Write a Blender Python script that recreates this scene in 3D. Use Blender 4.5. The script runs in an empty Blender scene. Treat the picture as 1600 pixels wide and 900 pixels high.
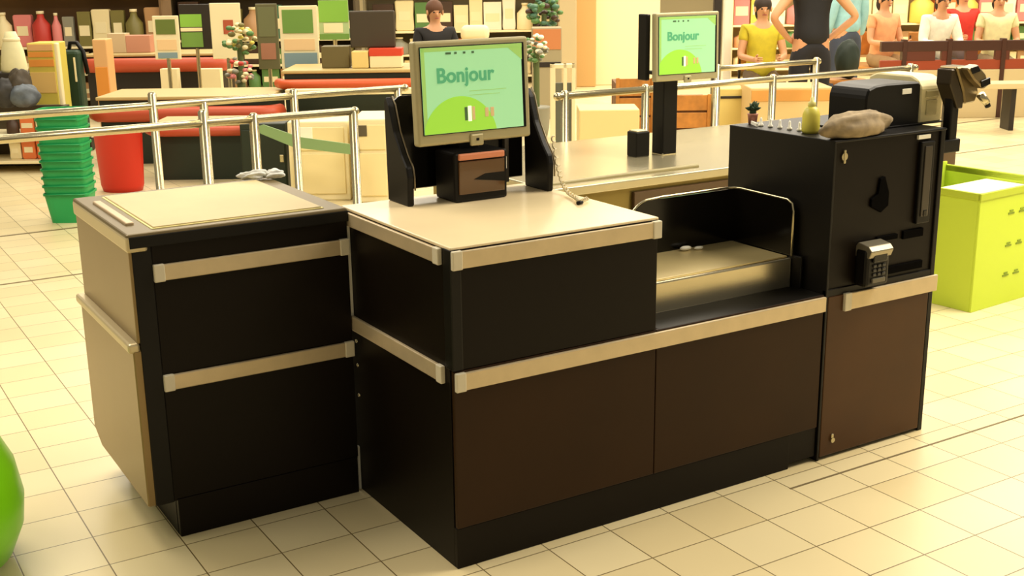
import bpy, bmesh, math, random
from mathutils import Vector, Matrix
random.seed(7)
PI = math.pi
C = bpy.context.scene.collection
sc = bpy.context.scene

# ------------------------------------------------------------------ camera, light, exposure
CAM = Vector((-1.45722, -2.69203, 1.65))
RIGHT = Vector((0.85134257, -0.52445778, -0.01264338))
UP = Vector((0.14762016, 0.21636318, 0.96508821))
FWD = Vector((0.50341246, 0.8234871, -0.26161973))
FPX = 1874.7
cd = bpy.data.cameras.new('camera'); cam = bpy.data.objects.new('camera', cd); C.objects.link(cam)
cd.sensor_width = 36.0; cd.lens = FPX / 1600 * 36.0; cd.clip_end = 200; cd.clip_start = .05
m = Matrix((RIGHT, UP, -FWD)).transposed().to_4x4(); m.translation = CAM
cam.matrix_world = m
sc.camera = cam

w = bpy.data.worlds.new('world'); sc.world = w; w.use_nodes = True
w.node_tree.nodes['Background'].inputs[0].default_value = (1.0, .89, .68, 1)
w.node_tree.nodes['Background'].inputs[1].default_value = .27

def area_light(loc, sx, sy, power, col=(1, .89, .71), aim=None):
    ld = bpy.data.lights.new('ceiling_lamp', 'AREA'); ld.shape = 'RECTANGLE'; ld.size = sx; ld.size_y = sy
    ld.energy = power; ld.color = col
    lo = bpy.data.objects.new('ceiling_lamp', ld); C.objects.link(lo); lo.location = loc
    if aim is not None:
        lo.rotation_euler = (Vector(aim) - Vector(loc)).to_track_quat('-Z', 'Y').to_euler()
    return lo
area_light((4.6, -.8, 4.6), 3.0, 3.0, 470)
area_light((-1.0, 2.8, 4.6), 2.2, 2.2, 150)
area_light((-3.2, 1.2, 4.2), 2.0, 2.0, 70)
area_light((5.5, 4.0, 4.8), 4, 3, 300)
area_light((1.5, 8.5, 4.8), 4, 3, 200)
area_light((9.0, 9.0, 4.8), 5, 4, 430)
area_light((12.5, 4.5, 4.8), 4, 4, 420)
area_light((5.0, 14.0, 4.8), 6, 4, 480)

sc.view_settings.view_transform = 'Standard'
try: sc.view_settings.look = 'None'
except Exception: pass
sc.view_settings.gamma = 1; sc.view_settings.use_curve_mapping = False
sc.view_settings.exposure = 0.12

# ------------------------------------------------------------------ helpers
def s2l(c):
    return tuple(((v / 255) / 12.92 if v / 255 <= .04045 else ((v / 255 + .055) / 1.055) ** 2.4) for v in c)
MATS = {}
def mat(name, rgb, rough=.5, metal=0., emit=0., noise=0., nscale=8., spec=.5, alpha=1., trans=0., coat=0.):
    if name in MATS: return MATS[name]
    mt = bpy.data.materials.new(name); mt.use_nodes = True
    nt = mt.node_tree; b = nt.nodes['Principled BSDF']
    col = s2l(rgb) + (1,)
    b.inputs['Base Color'].default_value = col
    b.inputs['Roughness'].default_value = rough; b.inputs['Metallic'].default_value = metal
    b.inputs['Specular IOR Level'].default_value = spec
    b.inputs['Alpha'].default_value = alpha
    b.inputs['Transmission Weight'].default_value = trans
    b.inputs['Coat Weight'].default_value = coat
    if noise:
        tc = nt.nodes.new('ShaderNodeTexCoord'); n = nt.nodes.new('ShaderNodeTexNoise')
        n.inputs['Scale'].default_value = nscale; n.inputs['Detail'].default_value = 4
        r = nt.nodes.new('ShaderNodeValToRGB')
        r.color_ramp.elements[0].position = .3; r.color_ramp.elements[1].position = .7
        r.color_ramp.elements[0].color = tuple(max(0, v * (1 - noise)) for v in col[:3]) + (1,)
        r.color_ramp.elements[1].color = tuple(min(1, v * (1 + noise)) for v in col[:3]) + (1,)
        nt.links.new(tc.outputs['Object'], n.inputs['Vector']); nt.links.new(n.outputs['Fac'], r.inputs['Fac'])
        nt.links.new(r.outputs['Color'], b.inputs['Base Color'])
        bp = nt.nodes.new('ShaderNodeBump'); bp.inputs['Strength'].default_value = .05
        nt.links.new(n.outputs['Fac'], bp.inputs['Height']); nt.links.new(bp.outputs['Normal'], b.inputs['Normal'])
    if emit:
        b.inputs['Emission Color'].default_value = col; b.inputs['Emission Strength'].default_value = emit
    MATS[name] = mt
    return mt

class MB:
    """collects shapes for one mesh"""
    def __init__(s): s.b = bmesh.new()
    def _merge(s, t):
        me = bpy.data.meshes.new('tmp'); t.to_mesh(me); t.free(); s.b.from_mesh(me); bpy.data.meshes.remove(me)
    def box(s, x0, x1, y0, y1, z0, z1, bev=0., seg=2, M=None):
        t = bmesh.new(); bmesh.ops.create_cube(t, size=1)
        for v in t.verts:
            v.co = Vector((x0 + (v.co.x + .5) * (x1 - x0), y0 + (v.co.y + .5) * (y1 - y0), z0 + (v.co.z + .5) * (z1 - z0)))
        if bev > 0: bmesh.ops.bevel(t, geom=t.edges[:], offset=bev, segments=seg, affect='EDGES', profile=.5)
        if M is not None: bmesh.ops.transform(t, matrix=M, verts=t.verts[:])
        s._merge(t); return s
    def cyl(s, a, b, r, r2=None, n=16):
        a = Vector(a); b = Vector(b); t = bmesh.new(); L = (b - a).length
        bmesh.ops.create_cone(t, cap_ends=True, segments=n, radius1=r, radius2=r if r2 is None else r2, depth=L)
        M = Matrix.Translation((a + b) / 2) @ (b - a).to_track_quat('Z', 'Y').to_matrix().to_4x4()
        bmesh.ops.transform(t, matrix=M, verts=t.verts[:]); s._merge(t); return s
    def ball(s, c, rx, ry=None, rz=None, n=16):
        t = bmesh.new(); bmesh.ops.create_uvsphere(t, u_segments=n, v_segments=max(6, n * 2 // 3), radius=1)
        ry = rx if ry is None else ry; rz = rx if rz is None else rz
        for v in t.verts: v.co = Vector((c[0] + v.co.x * rx, c[1] + v.co.y * ry, c[2] + v.co.z * rz))
        s._merge(t); return s
    def tube(s, pts, r, n=10):
        pts = [Vector(p) for p in pts]; t = bmesh.new(); rings = []
        nrm = None
        for i, p in enumerate(pts):
            d = (pts[min(i + 1, len(pts) - 1)] - pts[max(i - 1, 0)]).normalized()
            if nrm is None:
                nrm = d.orthogonal().normalized()
            nrm = (nrm - d * nrm.dot(d)).normalized(); bn = d.cross(nrm)
            rr = r[i] if isinstance(r, (list, tuple)) else r
            rings.append([t.verts.new(p + (nrm * math.cos(2 * PI * k / n) + bn * math.sin(2 * PI * k / n)) * rr) for k in range(n)])
        for a, b in zip(rings, rings[1:]):
            for k in range(n): t.faces.new((a[k], a[(k + 1) % n], b[(k + 1) % n], b[k]))
        t.faces.new(rings[0][::-1]); t.faces.new(rings[-1])
        s._merge(t); return s
    def prism(s, poly, d0, d1, axis='y', bev=0.):
        """poly: 2-D points; extruded along axis from d0 to d1. axis y: (x,z); x: (y,z); z: (x,y)"""
        t = bmesh.new()
        def mk(p, d):
            return {'y': (p[0], d, p[1]), 'x': (d, p[0], p[1]), 'z': (p[0], p[1], d)}[axis]
        A = [t.verts.new(mk(p, d0)) for p in poly]; B = [t.verts.new(mk(p, d1)) for p in poly]
        t.faces.new(A); t.faces.new(B[::-1])
        for i in range(len(poly)):
            j = (i + 1) % len(poly); t.faces.new((A[i], B[i], B[j], A[j]))
        bmesh.ops.recalc_face_normals(t, faces=t.faces[:])
        if bev: bmesh.ops.bevel(t, geom=t.edges[:], offset=bev, segments=1, affect='EDGES')
        s._merge(t); return s
    def lathe(s, prof, c=(0, 0, 0), n=24, sx=1., sy=1.):
        t = bmesh.new(); rings = []
        for r, z in prof:
            rings.append([t.verts.new((c[0] + sx * r * math.cos(2 * PI * k / n), c[1] + sy * r * math.sin(2 * PI * k / n), c[2] + z)) for k in range(n)])
        for a, b in zip(rings, rings[1:]):
            for k in range(n): t.faces.new((a[k], a[(k + 1) % n], b[(k + 1) % n], b[k]))
        t.faces.new(rings[0][::-1]); t.faces.new(rings[-1])
        s._merge(t); return s
    def build(s, name, m, parent=None, smooth=False, loc=None, rot=None):
        bmesh.ops.recalc_face_normals(s.b, faces=s.b.faces[:])
        me = bpy.data.meshes.new(name); s.b.to_mesh(me); s.b.free()
        me.materials.append(m)
        if smooth:
            for p in me.polygons: p.use_smooth = True
        o = bpy.data.objects.new(name, me); C.objects.link(o)
        if parent is not None: o.parent = parent
        if loc is not None: o.location = loc
        if rot is not None: o.rotation_euler = rot
        return o

def tag(o, label=None, cat=None, group=None, kind=None):
    if label: o['label'] = label
    if cat: o['category'] = cat
    if group: o['group'] = group
    if kind: o['kind'] = kind
    return o
def thing(name, label, cat, loc=(0, 0, 0), rz=0., group=None):
    o = bpy.data.objects.new(name, None); C.objects.link(o); o.empty_display_size = .1
    o.location = loc; o.rotation_euler = (0, 0, rz)
    return tag(o, label, cat, group)
def copy_tree(o, parent=None):
    c = o.copy(); C.objects.link(c)
    if parent is not None: c.parent = parent
    for ch in list(o.children): copy_tree(ch, c)
    return c

# places read off the photograph: a viewing ray through (px, py), met at distance d along the view axis
def at(px, py, d):
    return CAM + (RIGHT * ((px - 800) / FPX) + UP * ((450 - py) / FPX) + FWD) * d
YAW = math.atan2(-FWD.x, FWD.y)                       # heading of the camera
def zat(px, py, d): return at(px, py, d).z
def spot(px, py, d):
    p = at(px, py, d); return (p.x, p.y, 0)

# ------------------------------------------------------------------ materials
DARK = mat('dark_laminate', (48, 29, 10), .45, noise=.12, nscale=3, spec=.16)
DARKSIDE = mat('black_laminate', (16, 9, 3), .45, spec=.16)
BLACK = mat('black_plastic', (12, 9, 5), .45, spec=.25)
HOLE = mat('dark_opening', (3, 2, 1), .9, spec=.05)
BLACKG = mat('black_gloss', (9, 7, 5), .15, spec=.35)
ALU = mat('champagne_aluminium', (205, 186, 150), .38, metal=.35, noise=.05, nscale=20)
CAP = mat('strip_end_cap', (212, 203, 178), .45)
WORKTOP = mat('beige_worktop', (238, 218, 176), .22, noise=.04, nscale=4)
PLATE = mat('beige_plate', (192, 174, 126), .5, noise=.05, nscale=5)
RIM = mat('taupe_rim', (112, 97, 64), .42, metal=.3)
PALEEDGE = mat('pale_yellow_edge', (235, 222, 150), .5)
SIDE = mat('satin_metal_side', (142, 120, 80), .33, metal=.45, noise=.05, nscale=2)
STEEL = mat('brushed_steel', (200, 190, 160), .25, metal=.85, noise=.06, nscale=6)
CHROME = mat('chrome', (196, 186, 152), .24, metal=.9)
WHITE = mat('white_plastic', (236, 232, 214), .45)
CREAM = mat('cream_plastic', (226, 214, 164), .45)
SILVER = mat('silver_bezel', (178, 168, 128), .4, metal=.3)

# ------------------------------------------------------------------ setting
def tile_floor():
    mt = bpy.data.materials.new('floor_tiles'); mt.use_nodes = True; nt = mt.node_tree
    b = nt.nodes['Principled BSDF']
    tc = nt.nodes.new('ShaderNodeTexCoord'); mp = nt.nodes.new('ShaderNodeMapping')
    mp.inputs['Location'].default_value = (-.280 + .221 * 40, .241 + .2035 * 40, 0)
    nt.links.new(tc.outputs['Object'], mp.inputs['Vector'])
    br = nt.nodes.new('ShaderNodeTexBrick')
    br.offset = 0; br.squash = 1
    br.inputs['Scale'].default_value = 1
    br.inputs['Brick Width'].default_value = .221; br.inputs['Row Height'].default_value = .2035
    br.inputs['Mortar Size'].default_value = .0022; br.inputs['Mortar Smooth'].default_value = .3
    br.inputs['Bias'].default_value = -.2
    br.inputs['Color1'].default_value = s2l((234, 218, 172)) + (1,)
    br.inputs['Color2'].default_value = s2l((225, 206, 156)) + (1,)
    br.inputs['Mortar'].default_value = s2l((122, 104, 66)) + (1,)
    nt.links.new(mp.outputs['Vector'], br.inputs['Vector'])
    n = nt.nodes.new('ShaderNodeTexNoise'); n.inputs['Scale'].default_value = 2.2; n.inputs['Detail'].default_value = 5
    nt.links.new(tc.outputs['Object'], n.inputs['Vector'])
    mx = nt.nodes.new('ShaderNodeMixRGB'); mx.blend_type = 'MULTIPLY'; mx.inputs['Fac'].default_value = .12
    nt.links.new(br.outputs['Color'], mx.inputs['Color1']); nt.links.new(n.outputs['Color'], mx.inputs['Color2'])
    hs = nt.nodes.new('ShaderNodeRGBToBW'); nt.links.new(n.outputs['Color'], hs.inputs['Color'])
    nt.links.new(hs.outputs['Val'], mx.inputs['Color2'])
    nt.links.new(mx.outputs['Color'], b.inputs['Base Color'])
    b.inputs['Roughness'].default_value = .3
    bp = nt.nodes.new('ShaderNodeBump'); bp.inputs['Strength'].default_value = .25; bp.inputs['Distance'].default_value = .002
    bp.invert = True
    nt.links.new(br.outputs['Fac'], bp.inputs['Height']); nt.links.new(bp.outputs['Normal'], b.inputs['Normal'])
    return mt
f = MB().box(-14, 40, -10, 45, -.2, 0).build('floor', tile_floor()); f['kind'] = 'structure'
JOINT = mat('dark_joint', (112, 96, 60), .7)
for i, (x0, x1, y, wd) in enumerate([(-6, 12, 4.12, .022), (-6, 12, 5.42, .03), (1.16, 6, -.115, .008)]):
    j = MB().box(x0, x1, y - wd / 2, y + wd / 2, 0, .0012).build('trim_%d' % (i + 1), JOINT); j['kind'] = 'structure'
WALL = mat('warm_wall', (226, 208, 160), .8, noise=.04, nscale=1)
def wall(name, d, px0, px1, h, mtl, t=.2):
    a = spot(px0, 100, d); b_ = spot(px1, 100, d); c = ((a[0] + b_[0]) / 2, (a[1] + b_[1]) / 2, 0)
    wd = (Vector(a) - Vector(b_)).length
    o = MB().box(-wd / 2, wd / 2, 0, t, 0, h).build(name, mtl, loc=c, rot=(0, 0, YAW)); o['kind'] = 'structure'; return o
wall('wall_back', 27, -900, 2600, 5, WALL)
def column(name, px0, px1, d, depth, mtl):
    wd = (px1 - px0) * d / FPX; s = spot((px0 + px1) / 2, 100, d)
    o = MB().box(-wd / 2, wd / 2, 0, depth, 0, 4.8, .012).build(name, mtl, loc=s, rot=(0, 0, YAW)); o['kind'] = 'structure'; return o
column('trim_4', 930, 1030, 16.5, .9, mat('pale_column', (236, 220, 176), .6))
column('trim_5', 900, 931, 16.3, .5, mat('tan_column', (200, 160, 98), .6))
column('trim_6', 874, 901, 16.0, .4, mat('grey_column', (186, 168, 128), .6))

# ------------------------------------------------------------------ main self checkout counter
def strip(parent, x0, x1, z0, z1, y, axis='x', caps=(True, True), t=.012):
    """metal bumper strip with two pale end caps"""
    if axis == 'x':
        o = MB().box(x0, x1, y - t, y, z0, z1, .003).build('bumper_strip', ALU, parent)
        for k, xx in enumerate((x0, x1)):
            if caps[k]:
                a, b = (xx - .001, xx + .03) if k == 0 else (xx - .03, xx + .001)
                c = MB().box(a, b, y - t - .003, y, z0 - .002, z1 + .002, .003).build('end_cap', CAP, o); c['label'] = 'pale end cap'
    else:
        o = MB().box(y - t, y, x0, x1, z0, z1, .003).build('bumper_strip', ALU, parent)
        c = MB().box(y - t - .003, y, x0 - .001, x0 + .03, z0 - .002, z1 + .002, .003).build('end_cap', CAP, o); c['label'] = 'pale end cap'
    return o

T = thing('checkout_counter', 'dark brown self checkout counter with beige worktop and metal strips, centre of the photo', 'checkout counter')
MB().box(.004, .69, .004, .70, .02, .922).box(.69, 1.384, .004, .70, .02, .582).build('cabinet', DARKSIDE, T)
MB().box(0, .004, .02, .70, .0, .922, .001).build('side_panel', DARKSIDE, T)
MB().box(0, .688, -.001, .012, .59, .925, .002).build('upper_panel', DARKSIDE, T)
MB().box(0, .688, -.002, .012, .125, .588, .0025).build('lower_panel', DARK, T)
MB().box(.691, 1.384, -.002, .012, .125, .588, .0025).build('lower_panel', DARK, T)
MB().box(0, 1.265, .003, .02, 0, .123, .002).build('plinth', DARKSIDE, T)
MB().box(1.28, 1.384, .05, .3, 0, .03).build('foot_block', BLACK, T)
MB().box(-.003, .03, -.004, .04, .59, .925, .003).build('corner_post', BLACK, T)
MB().box(.0, .692, .0, .70, .922, .9315, .003).build('worktop', WORKTOP, T)
strip(T, 0, .693, .873, .921, 0)
strip(T, 0.003, 1.386, .533, .583, 0, caps=(True, False))
strip(T, .046, .64, .879, .921, 0, axis='y')
strip(T, .046, .64, .545, .592, 0, axis='y')
MB().box(-.014, 0, .64, .665, .56, .915, .003).build('corner_profile', WHITE, T)
MB().box(-.010, 0, .645, .665, .0, .15, .003).build('corner_profile', WHITE, T)
b_ = MB()
for z in (.43, .51, .33): b_.cyl((-.003, .63, z), (0.003, .63, z), .006, n=10)
b_.build('screw_cap', CHROME, T, smooth=True)
MB().box(.70, 1.386, .0, .14, .582, .589, .002).build('ledge', BLACK, T)

# bagging scale and smoked hood, standing on the low half of the counter
S = thing('bagging_scale', 'shallow steel bagging scale tray on the low right half of the dark counter', 'scale', (0, 0, .582))
MB().box(.702, 1.372, .14, .62, 0, .105, .006).build('scale_body', STEEL, S)
MB().box(.715, 1.36, .15, .60, .105, .112, .003).build('scale_plate', mat('scale_plate', (214, 194, 138), .3, metal=.5, noise=.08, nscale=5), S)
MB().box(1.373, 1.384, .10, .16, .0, .115, .003).build('corner_block', BLACK, S)
H = thing('bag_hood', 'smoked black hood with bent chrome wire frame over the bagging scale', 'bag holder', (0, 0, .694))
def arc(cx, cz, r, a0, a1, n=6): return [(cx + r * math.cos(a0 + (a1 - a0) * k / n), cz + r * math.sin(a0 + (a1 - a0) * k / n)) for k in range(n + 1)]
prof = [(.84, 0), (1.37, 0), (1.37, .185)] + arc(1.0, .085, .10, PI / 2, PI, 8)[0:] + [(.86, .04)]
MB().prism(prof, .425, .432, 'y').build('back_panel', BLACKG, H)
sp = [(.14, 0), (.43, 0), (.43, .185), (.17, .185), (.15, .175), (.14, .15)]
MB().prism(sp, 1.366, 1.372, 'x').build('side_panel', BLACKG, H)
pts = [(1.369, .14, 0), (1.369, .14, .15), (1.369, .147, .176), (1.369, .17, .187), (1.369, .40, .19), (1.362, .424, .19), (1.33, .43, .19), (1.05, .43, .19)]
pts += [(x, .43, z + .003) for x, z in arc(1.0, .085, .10, PI / 2, PI, 8)[1:]] + [(.86, .43, .04), (.84, .43, 0)]
MB().tube(pts, .0042).build('wire_frame', CHROME, H, smooth=True)
# flat white lumps added to stand for a highlight streak on the scale
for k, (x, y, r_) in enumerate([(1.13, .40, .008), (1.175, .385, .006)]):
    o = MB().ball((x, y, .694 + r_), r_ * 3, r_ * 1.6, r_).build('highlight_lump', WHITE, None, True)
    tag(o, ['crumpled white receipt beside the hood\'s back panel, the larger one', 'smaller added highlight lump in front of the larger one on the scale'][k], 'paper')

# ------------------------------------------------------------------ payment kiosk
K = thing('payment_kiosk', 'tall black and brown payment kiosk at the right end of the checkout', 'kiosk', (1.39, 0, 0))
X1 = .525
MB().box(.01, X1, .004, .49, .012, 1.085).build('cabinet', DARKSIDE, K)
MB().box(.0, .01, -.004, .49, .0, 1.09, .002).build('side_panel', BLACK, K)
MB().box(X1 - .02, X1 + .002, -.003, .49, .0, 1.088, .003).build('side_panel', BLACK, K)
MB().box(.0, X1 + .004, -.006, .492, 1.085, 1.093, .003).build('top_plate', BLACK, K)
KU = mat('kiosk_upper', (30, 21, 11), .5, spec=.25)
MB().box(.012, X1 - .022, .006, .012, .60, 1.082, .002).build('upper_panel', KU, K)
KD = mat('kiosk_door_brown', (72, 45, 20), .4, noise=.15, nscale=3, spec=.22)
dr = MB().box(.012, X1 - .022, -.004, .01, .012, .578, .003).build('door', KD, K)
MB().cyl((.065, -.012, .066), (.065, -.003, .066), .009, n=14).box(.060, .070, -.010, -.004, .07, .088, .002).build('lock', CHROME, dr)
strip(K, .082, X1 + .012, .522, .58, 0, caps=(True, False))
MB().box(.0, X1, -.002, .014, .578, .602, .002).build('shelf_lip', BLACK, K)
MB().cyl((.052, -.001, 1.038), (.052, .007, 1.038), .013, n=18).box(.047, .057, -.003, .006, 1.016, 1.06, .002).build('key_lock', CHROME, K)
MB().prism([(.185, .86), (.185, .885), (.215, .90), (.222, .95), (.245, .955), (.268, .90), (.268, .855), (.235, .835)], -.004, .007, 'y', .002).build('coin_chute', HOLE, K)
MB().box(.225, .325, -.004, .007, .735, .752, .002).build('card_slot', HOLE, K)
MB().box(.352, .452, -.004, .007, .728, .757, .002).build('note_slot', HOLE, K)
MB().box(.15, .46, -.004, .007, .615, .642, .002).build('receipt_slot', HOLE, K)
rc = MB().box(.405, .470, -.010, .007, .775, 1.055, .004).build('bank_note_channel', BLACK, K)
MB().box(.42, .455, -.0135, -.009, .80, 1.04, .002).build('channel_cover', mat('dim_channel', (52, 44, 34), .3), rc)
MB().box(.43, .448, -.016, -.012, .80, .822, .002).build('channel_button', BLACKG, rc)
MB().box(.392, .452, -.004, .007, 1.064, 1.078, .001).build('label_plate', WHITE, K)

# card terminal in a cradle on the kiosk front
CT = thing('card_terminal', 'small black card terminal with silver top clipped on the kiosk front', 'card reader', (1.545, -.006, .60))
MB().box(-.025, .085, -.045, .010, .0, .13, .012).build('body', BLACK, CT)
MB().prism([(-.05, .10), (-.06, .125), (-.045, .14), (.0, .148), (.01, .135), (.01, .10)], -.022, .082, 'x', .002).build('top_cover', mat('scuffed_silver', (150, 142, 120), .3, metal=.6), CT)
MB().box(-.002, .062, -.054, -.044, .085, .118, .003).build('display', BLACKG, CT)
MB().box(.0, .06, -.052, -.043, .015, .03, .002).build('keypad_strip', mat('grey_keys', (96, 90, 74), .4), CT)
k_ = MB()
for i in range(3):
    for j in range(3): k_.box(.003 + j * .021, .018 + j * .021, -.050, -.044, .037 + i * .015, .047 + i * .015, .002)
k_.build('keypad', mat('dark_keys', (44, 42, 38), .4), CT)

# things on the kiosk top
KT = 1.0935
PR = thing('receipt_printer', 'black receipt printer with cream right cover on the kiosk top', 'printer', (1.60, .10, KT))
pp = [(.035, 0), (.30, 0), (.30, .140), (.285, .148), (.13, .150), (.08, .147), (.045, .136), (.035, .11)]
MB().prism(pp, 0, .17, 'y', .006).build('body', BLACK, PR)
cc = [(.0, .004), (.0, .125), (.02, .152), (.05, .164), (.20, .164), (.235, .15), (.24, .12), (.24, .004)]
MB().prism(cc, .302, .415, 'x', .005).build('cover', CREAM, PR)
MB().box(.325, .39, -.0035, .001, .09, .115, .003).box(.33, .385, -.003, .001, .03, .082, .003).build('cover_panel', mat('darker_cream', (190, 178, 130), .4), PR)  # panels in a cream darker than the cover
MB().box(.205, .25, -.003, .001, .110, .128, .001).build('label_plate', WHITE, PR)
MB().box(.0, .42, -.004, .17, -.0005, .006, .002).build('base_rail', BLACK, PR)

BR = thing('scanner_bracket', 'black pole bracket holding a handheld scanner at the kiosk right edge', 'bracket', (1.965, .02, 1.0))
MB().box(.0, .04, 0, .035, .03, .24, .006).build('pole', BLACK, BR)
MB().box(-.058, .055, -.005, .07, .0, .045, .004).build('clamp', BLACK, BR)
HOLD = mat('bronze_metal', (120, 104, 72), .3, metal=.6)
BRZ = mat('dark_bronze', (60, 50, 34), .35, metal=.4)
MB().prism([(-.03, .235), (-.03, .285), (-.012, .285), (.045, .19), (.045, .15), (.02, .15)], -.01, .05, 'y', .003).build('cradle_wing', BRZ, BR)
MB().prism([(-.01, .292), (.06, .294), (.10, .25), (.115, .20), (.10, .168), (.05, .165), (.035, .21)], -.015, .06, 'y', .005).build('cradle', HOLD, BR)
HS = thing('handheld_scanner', 'bronze handheld scanner with dark window resting in its bracket by the printer', 'scanner', (1.94, .0, 1.0))
MB().prism([(.02, .290), (.07, .302), (.12, .265), (.138, .225), (.115, .215), (.06, .25)], -.035, .0, 'y', .005).build('head', HOLD, HS)
MB().prism([(.035, .292), (.07, .298), (.085, .278), (.045, .27)], -.038, -.034, 'y', .001).build('window', BLACKG, HS)
MB().prism([(.09, .245), (.135, .255), (.14, .232), (.10, .222)], -.04, -.033, 'y', .001).build('trigger_plate', BLACKG, HS)
MB().cyl((.13, -.01, .195), (.155, -.02, .165), .015, .012, 14).build('knob', CHROME, HS, True)
MB().cyl((.153, -.02, .167), (.160, -.022, .152), .010, n=12).build('knob_tip', BLACK, HS, True)

# crumpled grey bag
def lumpy(name, c, rx, ry, rz, m, seed, amp=.18, parent=None, n=28, sub=1, flat=0.):
    t = bmesh.new(); bmesh.ops.create_uvsphere(t, u_segments=n, v_segments=n * 2 // 3, radius=1)
    rnd = random.Random(seed); ph = [rnd.uniform(0, 6.28) for _ in range(9)]
    for v in t.verts:
        x, y, z = v.co
        f_ = 1 + amp * (math.sin(3 * x + ph[0]) * math.cos(4 * y + ph[1]) + .6 * math.sin(7 * y + 5 * z + ph[2]) + .4 * math.sin(11 * x + 6 * z + ph[3]) * math.cos(9 * y + ph[4]))
        q = Vector((x * rx * f_, y * ry * f_, z * rz * f_))
        if q.z < -rz * (1 - flat): q.z = -rz * (1 - flat)
        v.co = q + Vector((0, 0, rz * (1 - flat)))
    mb = MB(); mb._merge(t)
    return mb.build(name, m, parent, True, loc=c)
bag = lumpy('folded_bag', (1.525, .035, KT + .002), .15, .045, .047, mat('grey_brown_fabric', (150, 132, 102), .8, noise=.3, nscale=25), 3, .13, flat=.3)
bag.rotation_euler = (0, 0, .06)
tag(bag, 'crumpled grey brown bag lying in front of the receipt printer', 'bag')
YB = thing('squeeze_bottle', 'yellow squeeze bottle standing left of the crumpled grey bag', 'bottle', (1.462, .175, KT))
MB().lathe([(.026, 0), (.03, .01), (.029, .06), (.022, .08), (.012, .088)], n=20).build('body', mat('yellow_plastic', (214, 204, 84), .4), YB, True)
MB().lathe([(.013, .086), (.013, .10), (.006, .105), (.004, .118)], n=16).build('cap', mat('pale_yellow_cap', (228, 220, 130), .4), YB, True)
wl = ['nearest the plant pot', 'second from the plant pot', 'middle one of the row', 'fourth from the plant pot', 'nearest the yellow bottle']
for k in range(5):
    P_ = thing('white_peg', 'small white plastic peg on the kiosk top, ' + wl[k], 'peg', (1.452 + .004 * k, .40 - .042 * k, KT), group='row of white pegs on the kiosk top')
    MB().lathe([(.009, 0), (.009, .006), (.005, .010), (.0045, .024), (.002, .03)], n=12).build('pin', mat('bright_white', (250, 246, 230), .4), P_, True)
PL = thing('potted_plant', 'tiny dark green potted plant on the kiosk back corner', 'plant', (1.47, .462, KT))
MB().lathe([(.014, 0), (.018, .03), (.02, .035), (.017, .036)], n=16).build('pot', mat('dusty_pink', (176, 116, 96), .6), PL, True)
fb = MB(); rnd = random.Random(4)
for k in range(26):
    a = rnd.uniform(0, 2 * PI); e = rnd.uniform(.1, 1.4); L = rnd.uniform(.02, .034)
    d = Vector((math.cos(a) * math.cos(e), math.sin(a) * math.cos(e), math.sin(e)))
    p0 = Vector((0, 0, .05)); p1 = p0 + d * L
    fb.tube([p0, p0 + d * L * .5, p1], [.003, .008, .001], 6)
fb.cyl((0, 0, .03), (0, 0, .055), .012, n=8)
fb.build('foliage', mat('dark_leaf', (40, 66, 38), .6), PL, True)
CARD = MB().box(-.045, .045, 0, .006, 0, .012, .001).build('white_card', mat('bright_white', (250, 246, 230), .4), loc=(1.45, .43, KT), rot=(0, 0, 1.1))
tag(CARD, 'white card lying flat behind the pegs on the kiosk', 'card')

# ------------------------------------------------------------------ screens
def text_mesh(txt, size, name, m, parent, loc, bold=.0):
    cu = bpy.data.curves.new('t', 'FONT'); cu.body = txt; cu.size = size; cu.extrude = .0006; cu.offset = bold
    cu.align_x = 'LEFT'
    to = bpy.data.objects.new('t', cu); C.objects.link(to)
    dg = bpy.context.evaluated_depsgraph_get(); dg.update()
    me = bpy.data.meshes.new_from_object(to.evaluated_get(dg)); bpy.data.objects.remove(to)
    for v in me.vertices: v.co = Vector((v.co.x, -v.co.z, v.co.y))
    me.materials.clear(); me.materials.append(m)
    o = bpy.data.objects.new(name, me); C.objects.link(o); o.parent = parent; o.location = loc
    return o
SCR = mat('screen_mint', (150, 204, 150), .3, emit=.5)
SCRL = mat('screen_lime', (148, 206, 66), .3, emit=.45)
SCRT = mat('screen_teal', (84, 164, 118), .3, emit=.35)
SCRG = mat('screen_green_edge', (150, 192, 100), .3, emit=.4)
SCRW = mat('screen_white', (225, 240, 205), .3, emit=.7)
SCRP = mat('screen_dusty_pink', (190, 160, 110), .3, emit=.5)
SCRD = mat('screen_dark', (70, 96, 62), .3, emit=.3)
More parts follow.
